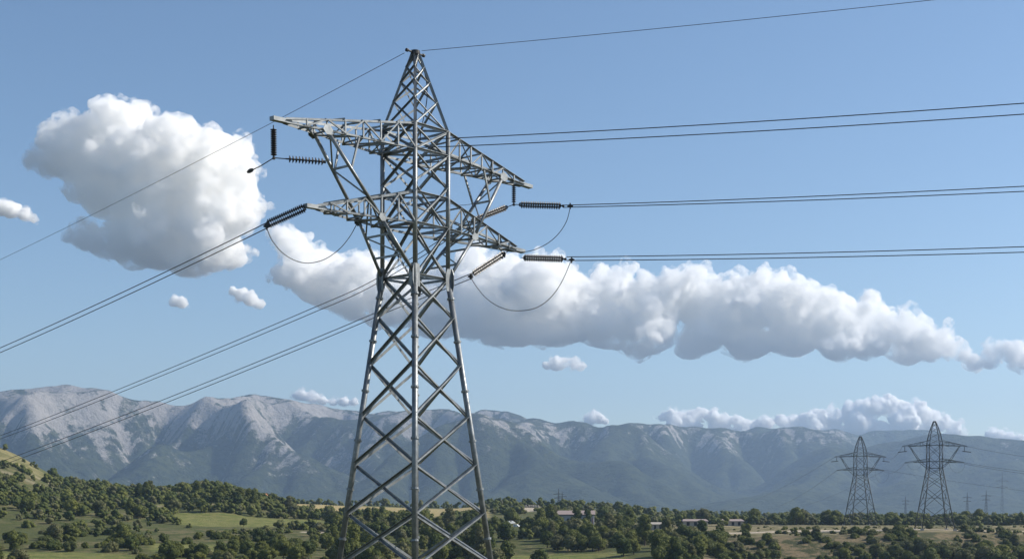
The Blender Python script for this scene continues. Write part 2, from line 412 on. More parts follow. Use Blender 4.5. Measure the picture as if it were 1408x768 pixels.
mp_ = N.new('ShaderNodeMapping'); mp_.inputs['Scale'].default_value = (.03, .55, 1); mp_.inputs['Rotation'].default_value = (0, 0, .12); L.new(pos, mp_.inputs[0]); fur = NZ(1.0, 4, .6, mp_.outputs[0])
base = MIX(M_('MULTIPLY', A_('green'), MR(fur, .46, .60, 0, .75)), base, (.21, .185, .075))
base = MIX(A_('ochre'), base, MIX(MR(fur, .42, .6), (.30, .235, .105), (.40, .32, .155)))
base = MIX(A_('hill'), base, MIX(MR(n1, .4, .6), (.13, .125, .05), (.22, .19, .09)))
base = MIX(A_('slopeb'), base, MIX(MR(NZ(.14, 6, .75, pos), .44, .58), (.055, .060, .024), (.19, .145, .082)))
base = MIX(A_('tan'), base, MIX(MR(NZ(.1, 5, .7, pos), .42, .6), (.115, .105, .045), (.27, .22, .125)))
base = MIX(A_('terr'), base, MIX(n2, (.17, .15, .08), (.27, .23, .15)))
base = MIX(A_('path'), base, MIX(n2, (.38, .31, .22), (.50, .43, .33)))
base = MIX(M_('MULTIPLY', MR(NZ(2.5, 3, .7, pos), .5, .7), .45), base, (.04, .045, .018))
OUT(base, .95, BUMP(NZ(.7, 6, .7, pos), .6, 1.2), spec=.1)
me.materials.append(gm)
tag(link('ground', me), kind='structure')
def gz(x, y): return float(ground_h(np.array([x]), np.array([y]))[0])
def PG(px, D): x = (px - CX) / F * D; return Vector((x, D, gz(x, D)))
#@@TREES
# ------------------------------------------------------------------ trees
fol, N, L = mat('foliage')
oi = N.new('ShaderNodeObjectInfo').outputs['Random']
tint = M_('FRACT', M_('ADD', oi, A_('tint')))
pos = POS()
c = MIX(tint, (.040, .062, .015), (.150, .155, .034))
c = MIX(MR(M_('FRACT', M_('MULTIPLY', tint, 7.31)), .70, .95), c, (.14, .13, .070))
c = MIX(M_('MULTIPLY', NZ(.55, 3, .6, pos), .6), c, (.14, .16, .045))
p_ = OUT(c, .75, None, spec=.15)
# a little light passes through leaves
tr = N.new('ShaderNodeBsdfTranslucent'); L.new(c, tr.inputs[0]); mx_ = N.new('ShaderNodeMixShader'); mx_.inputs[0].default_value = .34
o_ = [n for n in N if n.type == 'OUTPUT_MATERIAL'][0]
L.new(p_.outputs[0], mx_.inputs[1]); L.new(tr.outputs[0], mx_.inputs[2]); L.new(mx_.outputs[0], o_.inputs['Surface'])
bark, N, L = mat('bark'); OUT(MIX(NZ(3, 4, .6, POS()), (.06, .045, .03), (.13, .10, .07)), .9)


def crown_geo(seed, nl, nq, core, shape):
    """crown of unit radius about (0,0,h); triangles"""
    r = np.random.default_rng(seed); V = []; T = []; n = 0
    for k in range(nl):
        a = r.uniform(0, 2 * math.pi); u = (k + .5) / nl
        if shape == 'round':  zc = .55 + 1.0 * u; rad = .62 * math.sqrt(max(.05, 1 - (2 * u - .85) ** 2 * .9))
        elif shape == 'tall': zc = .6 + 1.75 * u; rad = .42 * math.sqrt(max(.03, 1 - (1.6 * u - .5) ** 2))
        else:                 zc = .35 + .62 * u; rad = .72 * math.sqrt(max(.05, 1 - u * .8))
        rr = r.uniform(.30, .46) * (.8 if shape == 'tall' else 1)
        d = rad * r.uniform(.55, 1.1)
        c0 = np.array([d * math.cos(a), d * math.sin(a), zc])
        if core:
            cv, cf = (ICO_V, ICO_F) if core == 2 else (I1V, I1F)
            v = cv * (rr * (.80 + .36 * r.random((len(cv), 1)))) * np.array([1, 1, .85]) + c0
            V.append(v); T.append(cf + n); n += len(cv)
        for q in range(nq):
            m = r.normal(size=3); m /= np.linalg.norm(m); m[2] = abs(m[2]) * (1 if r.random() < .75 else -1)
            pc = c0 + m * rr * r.uniform(.85, 1.22) * np.array([1, 1, .88])
            t1 = np.cross(m, r.normal(size=3)); t1 /= np.linalg.norm(t1) + 1e-6
            t2 = np.cross(m + .8 * r.normal(size=3), t1); t2 /= np.linalg.norm(t2) + 1e-6
            s = r.uniform(.05, .105)
            V.append(np.array([pc + t1 * s, pc + t2 * s * .9, pc - t1 * s, pc - t2 * s * .8])); T.append(np.array([[0, 1, 2], [0, 2, 3]]) + n); n += 4
    return np.concatenate(V), np.concatenate(T)
def trunk_geo(seed, h, r0):
    r = np.random.default_rng(seed); V = []; T = []; n = 0
    def limb(a, b, ra, rb):
        nonlocal n
        a = np.array(a); b = np.array(b); d = b - a; d /= np.linalg.norm(d); u = np.cross(d, [.3, .9, .1]); u /= np.linalg.norm(u); w_ = np.cross(d, u)
        for c_, rr in ((a, ra), (b, rb)):
            for k in range(6): V.append(c_ + rr * (math.cos(k * math.pi / 3) * u + math.sin(k * math.pi / 3) * w_))
        for k in range(6):
            k2 = (k + 1) % 6; T.append([n + k, n + k2, n + 6 + k2]); T.append([n + k, n + 6 + k2, n + 6 + k])
        n += 12
    m = (r.normal(0, .04), r.normal(0, .04), h * .55)
    limb((0, 0, -.25), m, r0, r0 * .7)
    for k in range(4):
        a = k * 1.6 + r.random(); limb(m, (m[0] + .42 * math.cos(a), m[1] + .42 * math.sin(a), h * r.uniform(.9, 1.15)), r0 * .55, r0 * .15)
    return np.array(V), np.array(T)

HI = {}; LO = {}; FAR = {}; TR = {}
for sh in ('round', 'tall', 'bush'):
    HI[sh] = [crown_geo(100 + k, 17 if sh != 'tall' else 20, 60, 1, sh) for k in range(5)]
    LO[sh] = [crown_geo(200 + k, 9, 12, 1, sh) for k in range(6)]
    FAR[sh] = [crown_geo(300 + k, 4, 8, 1, sh) for k in range(6)]
    TR[sh] = [trunk_geo(400 + k, 1.15 if sh != 'bush' else .6, .07) for k in range(3)]
HIM = {s: [mesh_from('crown', v, t, fol) for v, t in HI[s]] for s in HI}
TRM = {s: [mesh_from('trunk', v, t, bark) for v, t in TR[s]] for s in TR}

T_ = []   # x, y, radius, shape, region
def scatter(n, p0, p1, d0, d1, r0, r1, shapes, region, dens=None, keep=None):
    ps = rng.uniform(p0, p1, n); ds = np.sqrt(rng.uniform(d0 ** 2, d1 ** 2, n))
    x = (ps - CX) / F * ds
    mk = masks(x, ds); open_ = np.clip(mk[0] + mk[1] + mk[4] + mk[5] * .9, 0, 1)
    pr = 1 - open_
    if dens: pr = pr * dens(x, ds, ps, mk)
    ok = rng.random(n) < pr
    for a, b, q in zip(x[ok], ds[ok], ps[ok]):
        r = r0 + (r1 * 1.12 - r0) * rng.random() ** 1.25; T_.append([a, b, r, shapes[rng.integers(len(shapes))], region])
cl = lambda s, lo, hi, sd: (lambda x, y, p, m: sstep(lo, hi, fbm(x / s, y / s, 3, sd)))
# valley right under the tower and to its right
scatter(620, 455, 1000, 425, 690, 2.2, 4.0, ['round', 'round', 'tall', 'round', 'bush'], 'valley', cl(28, .36, .46, 61))
scatter(60, 740, 1010, 470, 560, 2.4, 3.6, ['round'], 'valley')
# left foreground among grass
scatter(620, -40, 460, 430, 640, 1.3, 3.0, ['round', 'bush', 'round'], 'meadow', cl(22, .40, .52, 62))
# left hillside
scatter(2300, -60, 420, 640, 1060, 1.7, 3.7, ['round', 'round', 'bush', 'round'], 'hill', lambda x, y, p, m: sstep(.30, .42, fbm(x / 34, y / 34, 3, 63)) * (1 - .93 * m[6]))
scatter(330, 190, 410, 735, 800, 2.3, 3.9, ['round', 'round', 'tall'], 'hill', cl(40, .35, .45, 64))
scatter(30, 230, 450, 640, 715, 1.4, 2.6, ['round'], 'hill', lambda x, y, p, m: 1 + p * 0)
scatter(90, 245, 375, 830, 900, 2.0, 3.4, ['round'], 'hill')
# belts behind the fields
scatter(500, 390, 1420, 1120, 1400, 2.4, 4.2, ['round'], 'belt')
scatter(1250, 640, 1440, 700, 1120, 2.2, 4.2, ['round', 'round', 'bush'], 'belt', lambda x, y, p, m: sstep(.30, .42, fbm(x / 45, y / 45, 3, 65)) * (1 - .97 * m[2]))
scatter(170, 1000, 1440, 726, 800, 2.0, 3.6, ['round'], 'belt')
scatter(40, 990, 1440, 600, 700, .6, 1.2, ['bush'], 'bank')
scatter(240, 400, 650, 700, 800, 2.0, 3.6, ['round'], 'belt', cl(30, .36, .46, 66))
# scrub on the ravine bank at the right
scatter(1500, 950, 1440, 490, 572, .5, 2.3, ['bush', 'bush', 'round'], 'bank', lambda x, y, p, m: sstep(.40, .52, fbm(x / 9, y / 26, 3, 67)) * (1 - .55 * (p < 1230)))
scatter(60, 1000, 1440, 572, 640, .6, 1.5, ['bush'], 'bank')
scatter(80, 1200, 1440, 490, 522, 2.2, 3.4, ['round'], 'bank')
# far woods
scatter(900, -60, 1470, 1400, 2600, 3.0, 5.5, ['round'], 'far')
# clearings round the built things
CLEAR = [(P(794, 0, 706), 12), (P(855, 0, 668), 6), (P(962, 0, 680), 10), (P(1183, 0, 712), 9), (P(1285, 0, 586), 10), (P(361, 0, 880), 6),
         (P(705, 0, 560), 5), (P(900, 0, 655), 6), (P(1358, 0, 600), 5), (P(335, 0, 640), 8), (P(1030, 0, 690), 6)]
T_ = [t for t in T_ if not any((t[0] - c_.x) ** 2 + (t[1] - c_.y) ** 2 < r_ * r_ or (abs(t[0] / t[1] - c_.x / c_.y) < .8 * r_ / c_.y and 0 < c_.y - t[1] < (75 if r_ == 12 else 62 if r_ > 8.5 else 28) and r_ >= 6) for c_, r_ in CLEAR)]
T_ = [t if not (870 < CX + F * t[0] / t[1] < 1015 and 545 < t[1] < 672) else (t[0], t[1], min(t[2], 1.7), t[3], t[4]) for t in T_ if not (870 < CX + F * t[0] / t[1] < 1015 and 545 < t[1] < 672 and rng.random() < .5)]
special = [(P(335, 0, 640), 2.2, 'round', 'small dark tree standing alone in the green field'),
           (P(797, 0, 600), 3.4, 'round', 'large round dark tree in front of the grey shed'),
           (P(793, 0, 1010), 3.6, 'round', 'dark round tree rising highest over the treeline behind the shed'),
           (P(1278, 0, 600), 1.7, 'bush', 'dark shrub between the legs of the nearer small pylon'),
           (P(622 + 404, 0, 600), 2.6, 'bush', 'low round bush on the edge of the dry plateau')]
hs = {'round': 2.0, 'tall': 2.85, 'bush': 1.35}
tx = np.array([t[0] for t in T_]); ty = np.array([t[1] for t in T_]); tz = ground_h(tx, ty)
# which are hidden behind nearer ground
apx = CX + F * tx / ty; vis = np.ones(len(T_), bool)
for s in np.linspace(.45, .985, 30):
    g = ground_h(tx * s, ty * s) / (ty * s)
    top = (tz + np.array([t[2] * hs[t[3]] for t in T_])) / ty
    vis &= ~((g > top) & (ty * s > 300))
vis &= (HY - F * (tz + np.array([t[2] * hs[t[3]] for t in T_])) / ty) < 775
size = np.array([t[2] * math.sqrt(hs[t[3]]) for t in T_]) / ty * vis * ((apx > -8) & (apx < 1416))
order = np.argsort(-size)
near = set(order[:290].tolist())
LABEL = {'valley': ('round bushy olive-green tree in the wood below and right of the big tower', 'trees in the valley below the tower'),
         'meadow': ('rounded dark green tree or shrub in the grassy ground at lower left', 'trees in the grass at lower left'),
         'hill': ('rounded green tree on the wooded hillside at left', 'trees on the left hillside'),
         'belt': ('rounded green tree in the level treeline beyond the fields', 'trees in the treeline beyond the fields'),
         'bank': ('low green shrub on the dry brown bank below the small pylons', 'shrubs on the brown bank'),
         'far': ('small dark tree in the farthest woods before the mountains', 'trees in the farthest woods')}
def tree(x, y, z, r, sh, label, group, k):
    e = empty('tree' if sh != 'bush' else 'shrub', (x, y, z), label, 'tree' if sh != 'bush' else 'shrub', group, rng.uniform(0, 6.28))
    e.scale = (r, r, r * rng.uniform(.88, 1.12))
    link('trunk', TRM[sh][k % 3], e); link('crown', HIM[sh][k % 5], e)
for k in order[:290]:
    t = T_[k]; lb, g = LABEL[t[4]]
    tree(t[0], t[1], tz[k] - .1, t[2], t[3], lb, g, int(k))
for k, (c_, r, sh, lb) in enumerate(special): tree(c_.x, c_.y, gz(c_.x, c_.y) - .1, r, sh, lb, None, k)
VV = []; TT = []; TI = []; n = 0
for k, t in enumerate(T_):
    if k in near or not vis[k] or apx[k] < -120 or apx[k] > 1530: continue
    lib = HI if t[1] < 560 else (LO if t[1] < 950 else FAR)
    V, T = lib[t[3]][k % 5]; a = rng.uniform(0, 6.28); ca, sa = math.cos(a), math.sin(a)
    v = np.stack([V[:, 0] * ca - V[:, 1] * sa, V[:, 0] * sa + V[:, 1] * ca, V[:, 2]], 1) * t[2] * np.array([1, 1, rng.uniform(.88, 1.12)]) + np.array([t[0], t[1], tz[k] - .15 - .25 * t[2]])
    VV.append(v); TT.append(T + n); n += len(v); TI.append(np.full(len(v), rng.random()))
me = mesh_from('woodland', np.concatenate(VV), np.concatenate(TT), fol); attr(me, 'tint', np.concatenate(TI))
tag(link('woodland', me), kind='stuff', label='mass of green trees and bushes over hillside, valley and plain', cat='woodland')
print('trees', len(T_), vis.sum(), 'woodland tris', len(me.polygons))
#@@PYLONS
# ------------------------------------------------------------------ steel lattice pylons
def steel(name, a, b, metal, rough):
    m, n_, l_ = mat(name); globals()['N'] = n_; globals()['L'] = l_
    nz = NZ(1.3, 6, .7, POS()); st = NZ(9, 4, .7, POS())
    OUT(MIX(MR(nz, .35, .7), a, b), MR(st, .3, .7, rough - .1, rough + .14), BUMP(st, .25, .01), metal=metal, spec=.5)
    return m
galv = steel('galvanised_steel', (.16, .17, .175), (.27, .285, .29), .60, .46)
far_steel = steel('weathered_steel', (.035, .038, .038), (.075, .078, .075), .2, .6)
darkm = steel('dark_fittings', (.02, .02, .022), (.045, .045, .045), .3, .6)
wire_m = steel('stranded_conductor', (.035, .036, .038), (.07, .07, .07), .5, .5)
glaze = steel('brown_glazed_porcelain', (.010, .007, .006), (.022, .014, .011), 0, .45)
conc, N, L = mat('concrete'); OUT(MIX(NZ(4, 5, .7, POS()), (.25, .24, .22), (.42, .40, .37)), .9)

class MB:
    def __init__(s): s.v = []; s.f = []
    def prism(s, p, q, prof, up=None):
        p = Vector(p); q = Vector(q); d = (q - p).normalized()
        u = Vector(up) if up is not None else (Vector((0, 0, 1)) if abs(d.z) < .9 else Vector((1, 0, 0)))
        u = (u - d * u.dot(d))
        if u.length < 1e-4: u = d.orthogonal()
        u.normalize(); w_ = d.cross(u); n = len(s.v); k = len(prof)
        for c in (p, q):
            for (a, b) in prof: s.v.append(tuple(c + u * a + w_ * b))
        for i in range(k): s.f.append((n + i, n + (i + 1) % k, n + k + (i + 1) % k, n + k + i))
        s.f.append(tuple(range(n + k - 1, n - 1, -1))); s.f.append(tuple(range(n + k, n + 2 * k)))
        return s
    def L(s, p, q, wd, up=None, t=None):     # an angle section
        t = t or wd * .14; h = wd / 2
        return s.prism(p, q, [(-h, -h), (h, -h), (h, -h + t), (-h + t, -h + t), (-h + t, h), (-h, h)], up)
    def tube(s, p, q, r, n=12):
        return s.prism(p, q, [(r * math.cos(2 * math.pi * k / n), r * math.sin(2 * math.pi * k / n)) for k in range(n)])
    def box(s, p, q, a, b, up=None): return s.prism(p, q, [(-a, -b), (a, -b), (a, b), (-a, b)], up)
    def path(s, pts, r, n=6):
        pts = [Vector(p) for p in pts]; base = len(s.v)
        for i, p in enumerate(pts):
            d = (pts[min(i + 1, len(pts) - 1)] - pts[max(i - 1, 0)]).normalized()
            u = d.cross(Vector((0, 0, 1))); u = u.normalized() if u.length > 1e-3 else Vector((1, 0, 0)); w_ = d.cross(u)
            for k in range(n):
                a = 2 * math.pi * k / n; s.v.append(tuple(p + u * r * math.cos(a) + w_ * r * math.sin(a)))
        for i in range(len(pts) - 1):
            for k in range(n):
                a = base + i * n; s.f.append((a + k, a + (k + 1) % n, a + n + (k + 1) % n, a + n + k))
        s.f.append(tuple(base + k for k in range(n - 1, -1, -1))); s.f.append(tuple(base + (len(pts) - 1) * n + k for k in range(n)))
        return s
    def build(s, name, m, parent=None, smooth=False, label=None, **kw):
        me = bpy.data.meshes.new(name); me.from_pydata(s.v, [], s.f); me.materials.append(m)
        if smooth:
            me.polygons.foreach_set('use_smooth', [len(p.vertices) == 4 for p in me.polygons])
        me.validate(); me.update()
        o = link(name, me, parent)
        if label: o['label'] = label
        return o

def lerp(a, b, t): return Vector(a) * (1 - t) + Vector(b) * t
def pylon(name, label, group, x, y, yaw, zb, S, fine, st):
    """S: dict of heights above zb and sizes; local x along the cross-arms"""
    root = empty(name, (x, y, zb), label, 'pylon', group, yaw)
    k = 1.0 if fine else S.get('fat', 1.5)
    W, ZW, ZT, ZA = S['w'], S['waist'], S['top'], S['apex']
    def half(z): return W + max(0, ZW - z) * S['splay']
    SG = ((-1, -1), (1, -1), (1, 1), (-1, 1))
    def cor(i, z, e=0): h = half(z) + e; return Vector((SG[i % 4][0] * h, SG[i % 4][1] * h, z))
    # legs
    for i in range(4):
        b = MB(); r1, r2 = (.21, .165) if fine else (.16 * k, .12 * k)
        n = 12 if fine else 6
        b.tube(cor(i, .1), cor(i, ZW), r1, n); b.tube(cor(i, ZW - .02), cor(i, ZT), r2, n)
        lg = b.build('leg', st, root, smooth=True)
        ft = MB(); ft.prism(cor(i, -1.2), cor(i, .35), [(.6, .6), (-.6, .6), (-.6, -.6), (.6, -.6)], (1, 0, 0)); ft.build('footing', conc, root)
        if fine:
            zz = S['levels'][:S['nlow'] + 1]
            for a, c in zip(zz[:-1], zz[1:]):
                m_ = (a + c) / 2; d = (cor(i, ZW) - cor(i, 0)).normalized()
                f_ = MB(); f_.tube(cor(i, m_) - d * .07, cor(i, m_) + d * .07, r1 * 1.35, 14); f_.build('flange', st, lg)
            for ax in (0, 1):                 # waist gusset plates
                g = MB()
                s0 = SG[i]; c = cor(i, ZW, .0)
                inn = Vector((-s0[0], 0, 0)) if ax == 0 else Vector((0, -s0[1], 0)); out = Vector((0, s0[1], 0)) if ax == 0 else Vector((s0[0], 0, 0))
                c0 = c + out * .19
                g.prism(c0 - out * .015, c0 + out * .015, [(-.85, -.30), (.75, -.26), (.75, .26), (.3, .42), (-.4, .42), (-.85, .3)], (0, 0, 1))
                g.build('gusset_plate', st, lg)
    # crossed bracing
    lv = S['levels']; bw = .20 if fine else .16 * k
    def brace(p, q, wd, face, off, nm='brace', par=root):
        o = Vector(SGN[face]) * off; b = MB()
        if fine: b.L(Vector(p) + o, Vector(q) + o, wd, Vector(SGN[face]))
        else: b.box(Vector(p) + o, Vector(q) + o, wd * .4, wd * .4)
        return b.build(nm, st, par)
    SGN = [(0, -1, 0), (1, 0, 0), (0, 1, 0), (-1, 0, 0)]
    for a, c in zip(lv[:-1], lv[1:]):
        if a > ZT + 1e-3 or c > ZT + 1e-3: break
        for f in range(4):
            wd = bw * (1.0 if a < ZW - .01 else .88)
            brace(cor(f, a), cor(f + 1, c), wd, f, .11 if fine else .05); brace(cor(f + 1, a), cor(f, c), wd, f, -.11 if fine else -.05)
            if not fine and a < ZW - .01 and c - a > 6:   # redundant members of the small pylons
                m_ = (a + c) / 2; brace(cor(f, m_), cor(f + 1, m_), wd * .7, f, 0, 'horizontal_tie')
    for z in S['ties']:
        for f in range(4): brace(cor(f, z), cor(f + 1, z), bw * .9, f, 0.02, 'horizontal_tie')
        if fine:
            for f in range(2):
                b = MB(); o = Vector((0, 0, .08 * (f * 2 - 1))); b.L(cor(f, z) + o, cor(f + 2, z) + o, .13); b.build('diaphragm_brace', st, root)
    # peak
    b = MB(); ap = S['apw']
    def pk(i, z): t = (z - ZT) / (ZA - ZT); bulge = S.get('bulge', 0) * math.sin(math.pi * t); h = W * (1 - t) + ap * t + bulge; return Vector((SG[i % 4][0] * h, SG[i % 4][1] * h, z))
    pl = S['peak']
    for i in range(4):
        for a, c in zip(pl[:-1], pl[1:]):
            if fine: b.L(pk(i, a), pk(i, c), .2, (SG[i][0], SG[i][1], 0))
            else: b.box(pk(i, a), pk(i, c), .1 * k, .1 * k)
    b.box(pk(0, ZA) + Vector((ap, -.0, -.1)), pk(0, ZA) + Vector((ap, 2 * ap, -.1)), .12, ap + .1)
    pko = b.build('peak', st, root)
    for a, c in zip(pl[:-1], pl[1:]):
        for f in range(4):
            brace(pk(f, a), pk(f + 1, c), bw * .62, f, .05, 'peak_brace', pko); brace(pk(f + 1, a), pk(f, c), bw * .62, f, -.05, 'peak_brace', pko)
    if fine:
        cp = MB(); cp.tube((0, 0, ZA - .12), (0, 0, ZA + .16), .34, 14); cp.build('cap_plate', darkm, pko)
        for sx in (-1, 1):
            cl_ = MB(); cl_.tube((sx * .3, 0, ZA + .02), (sx * .95, 0, ZA + .02), .07, 8); cl_.tube((sx * .75, 0, ZA + .02), (sx * .9, 0, ZA + .02), .13, 8); cl_.build('wire_clamp', darkm, pko)
        lad = MB(); pts = [Vector((.35 + .25 * math.sin(t * 5), -.35 - .3 * math.sin(t * 3.1), ZA - .7 - t * (ZA - ZT))) for t in np.linspace(0, 1, 14)]
        lad.path(pts, .035); lad.build('earth_cable', darkm, pko)
    # cross-arms
    tips = {}
    for (zb_, zt_, lens, ts) in S['arms']:
        for sx, Ln in ((-1, lens[0]), (1, lens[1])):
            tip = Vector((sx * Ln, 0, zb_ + S['tipdz'])); c = MB(); wc = .17 if fine else .13 * k
            def ch(sy, top, t, tip=tip, sx=sx, zt_=zt_, zb_=zb_):   # a point on a chord
                z = zt_ if top else zb_; h = half(z)
                tt = tip + Vector((-sx * .9 if fine else 0, sy * (.22 if fine else .05), .16 if top else -.06))
                v = lerp((sx * h, sy * h, z), tt, t)
                if S.get('arc') and top: v.z += S['arc'] * math.sin(math.pi * t)
                return v
            segs = [0] + ts + [1]
            for sy in (-1, 1):
                for top in (0, 1):
                    for a, d in zip(segs[:-1], segs[1:]):
                        if fine: c.L(ch(sy, top, a), ch(sy, top, d), wc, (0, sy, 0))
                        else: c.box(ch(sy, top, a), ch(sy, top, d), wc * .5, wc * .5)
            if fine:
                c.box(tip + Vector((-sx * 1.4, 0, .05)), tip + Vector((sx * .12, 0, 0)), .13, .22)
            arm = c.build('cross_arm', st, root)
            wb = .10 if fine else .10 * k
            def web(p, q, o=(0, 0, 0), nm='arm_brace', wd=wb):
                b = MB(); p = Vector(p) + Vector(o); q = Vector(q) + Vector(o)
                b.L(p, q, wd) if fine else b.box(p, q, wd * .45, wd * .45)
                b.build(nm, st, arm)
            for sy in (-1, 1):
                for q, t in enumerate(ts):
                    web(ch(sy, 0, t), ch(sy, 1, t), (0, sy * .02, 0))
                    t0 = segs[q]; web(ch(sy, q % 2, t0), ch(sy, 1 - q % 2, t), (0, sy * .09, 0))
            for q, t in enumerate(ts):
                t0 = segs[q]; s1 = 1 if q % 2 else -1
                web(ch(-1, 0, t), ch(1, 0, t), (0, 0, -.05)); web(ch(s1, 0, t0), ch(-s1, 0, t), (0, 0, -.14))
                if fine:
                    web(ch(-s1, 0, t0), ch(s1, 0, t), (0, 0, .07))
                    if q % 2 == 0: web(ch(-1, 1, t), ch(1, 1, t), (0, 0, .05)); web(ch(s1, 1, t0), ch(-s1, 1, t), (0, 0, .12))
            tips[(zb_, sx)] = (tip, ch, arm)
    # raking struts from the waist to the upper arms
    if S.get('strut'):
        zb_u = S['arms'][0][0]; zb_l = S['arms'][1][0]
        for sx in (-1, 1):
            tU = S['strut'][0]; tL = S['strut'][1]
            pts = {}
            for sy in (-1, 1):
                lo = Vector((sx * W, sy * W, ZW)); mid = tips[(zb_l, sx)][1](sy, 0, tL); hi = tips[(zb_u, sx)][1](sy, 0, tU)
                pts[sy] = (lo, mid, hi); b = MB()
                if fine:
                    b.tube(lo, mid, .12, 10); b.tube(lerp(mid, lo, .01), hi, .125, 10)
                else: b.box(lo, mid, .07 * k, .07 * k); b.box(mid, hi, .07 * k, .07 * k)
                so = b.build('raking_strut', st, root, smooth=fine)
                if fine:
                    for c_, r_ in ((mid, .30), (hi, .36)):
                        g = MB(); oo_ = Vector((0, sy, 0)); c0 = c_ + oo_ * .14
                        g.prism(c0 - oo_ * .015, c0 + oo_ * .015, [(r_ * math.cos(a_) * (1.25 if abs(math.cos(a_)) > .7 else .9), r_ * math.sin(a_)) for a_ in [math.pi * 2 * q / 6 + .3 for q in range(6)]], (sx, 0, .2))
                        g.build('gusset_plate', st, so)
            def sp(sy, t):
                lo, mid, hi = pts[sy]; return lerp(lo, mid, t * 2) if t < .5 else lerp(mid, hi, t * 2 - 1)
            tt = [.18, .36, .62, .8] if fine else [.3, .7]
            for q, t in enumerate(tt):
                b = MB(); pa, pb = sp(-1, t), sp(1, t)
                b.L(pa, pb, .13) if fine else b.box(pa, pb, .04 * k, .04 * k); b.build('strut_tie', st, root)
                t2 = (tt + [.97])[q + 1]; s1 = 1 if q % 2 else -1
                b = MB(); pa, pb = sp(s1, t), sp(-s1, t2)
                b.L(pa, pb, .11) if fine else b.box(pa, pb, .04 * k, .04 * k); b.build('strut_brace', st, root)
            if fine:                           # short hanger between strut and upper arm
                for sy in (-1, 1):
                    b = MB(); b.L(sp(sy, .78), tips[(zb_u, sx)][1](sy, 0, .45), .12); b.build('strut_brace', st, root)
                    b = MB(); b.L(sp(sy, .62), lerp(sp(sy, .78), sp(sy, .5), 1.0) + Vector((sx * .0, 0, -.02)), .1)
    return root, {k_: root.matrix_basis @ v[0] for k_, v in tips.items()}

TC = (-6.95, 100.0); TY = math.radians(48.5); ZB = gz(*TC)
S1 = dict(w=1.66, waist=16.5 - ZB, top=27.1 - ZB, apex=32.75 - ZB, splay=.108, apw=.16,
          levels=[.3] + [z - ZB for z in (-3.9, -.3, 3.2, 6.65, 10.35, 13.75, 16.5, 20.15, 23.1, 25.35, 27.1)], nlow=7,
          ties=[z - ZB for z in (16.5, 20.15, 22.3, 25.35, 27.1)], peak=[z - ZB for z in (27.1, 29.2, 30.6, 31.7, 32.75)],
          arms=[(25.35 - ZB, 27.1 - ZB, (12.9, 12.6), [.14, .28, .42, .56, .7, .85]), (20.15 - ZB, 22.3 - ZB, (10.1, 11.7), [.18, .36, .54, .72, .88])],
          tipdz=.0, strut=(.70, .36))
main, mtips = pylon('lattice_pylon', 'big grey steel lattice pylon in the foreground with four cross-arms', None, TC[0], TC[1], TY, ZB, S1, True, galv)

def far_spec(H, sp, fat):
    q = H / 45.0
    return dict(w=2.7 * q, waist=25.5 * q, top=35.0 * q, apex=45.0 * q, splay=.155, apw=.35 * q, bulge=.35 * q, fat=fat,
                levels=[0, 9.2 * q, 17.0 * q, 22.0 * q, 25.5 * q, 30.0 * q, 35.0 * q], nlow=3, ties=[25.5 * q, 28.2 * q, 35.0 * q],
                peak=[35.0 * q, 37.6 * q, 40 * q, 42.3 * q, 44.0 * q, 45.0 * q],
                arms=[(35.0 * q, 36.9 * q, (13.2 * q, 13.2 * q), [.25, .5, .75]), (28.2 * q, 29.4 * q, (12.2 * q, 12.2 * q), [.3, .6])],
                tipdz=-.5 * q, strut=(.72, .34), arc=.0)
PA, PB = PG(1183, 712), PG(1285, 586)
fa, ta = pylon('lattice_pylon', 'dark lattice pylon in the distance at right, the left and shorter-looking one of two', 'pylons of the line in the distance', PA.x, PA.y, math.radians(4), PA.z, far_spec(45.5, .15, 1.35), False, far_steel)
fb, tb = pylon('lattice_pylon', 'dark lattice pylon in the distance at right, the taller-looking one nearest the right edge', 'pylons of the line in the distance', PB.x, PB.y, math.radians(-3), PB.z, far_spec(45.5, .15, 1.3), False, far_steel)

def mini_pylon(px, top, D, label, slim=.75, wide=1.0):
    g = PG(px, D); H = (HY - top) / F * D - g.z; b = MB(); r = .30 * D / 2500
    for s in (-1, 1):
        for t in (-1, 1): b.box((s * H * .075, t * H * .075, 0), (s * H * .02, t * H * .02, H * .72), r, r); b.box((s * H * .02, t * H * .02, H * .72), (0, 0, H), r, r)
    for k in range(7):
        a, c = .72 * k / 7, .72 * (k + 1) / 7; wa, wc = .075 - .055 * k / 7, .075 - .055 * (k + 1) / 7
        for t in (-1, 1): b.box((-H * wa, t * H * wa, H * a), (H * wc, t * H * wc, H * c), r * .6, r * .6); b.box((H * wa, t * H * wa, H * a), (-H * wc, t * H * wc, H * c), r * .6, r * .6)
    for z, wd in ((.66, .22), (.80, .26)):
        for s in (-1, 1): b.box((0, 0, H * (z + .03)), (s * H * wd * wide, 0, H * z), r, r); b.box((0, 0, H * z - r), (s * H * wd * wide, 0, H * z - r), r, r)
    o = b.build('lattice_pylon', far_steel); o.location = g; o.rotation_euler = (0, 0, .3); o.data.transform(Matrix.Diagonal((slim, slim, 1, 1)))
    tag(o, label, 'pylon', 'tiny faint pylons on the far plain')
mini_pylon(1378, 648, 3300, 'largest of the tiny faint pylons on the far plain, close to the right edge', slim=.4, wide=1.6)
mini_pylon(1356, 673, 2600, 'thin faint pylon just left of the largest tiny pylon on the far plain')
mini_pylon(1330, 676, 2700, 'thin faint pylon right beside the nearer lattice pylon at right, on the far plain')
mini_pylon(1245, 682, 2900, 'tiny pylon on the far plain between the two dark lattice pylons')
mini_pylon(768, 671, 1900, 'thin tower above the treeline behind the grey shed, the left of a close pair')
mini_pylon(773, 675, 2000, 'thin tower above the treeline behind the grey shed, the right of a close pair')
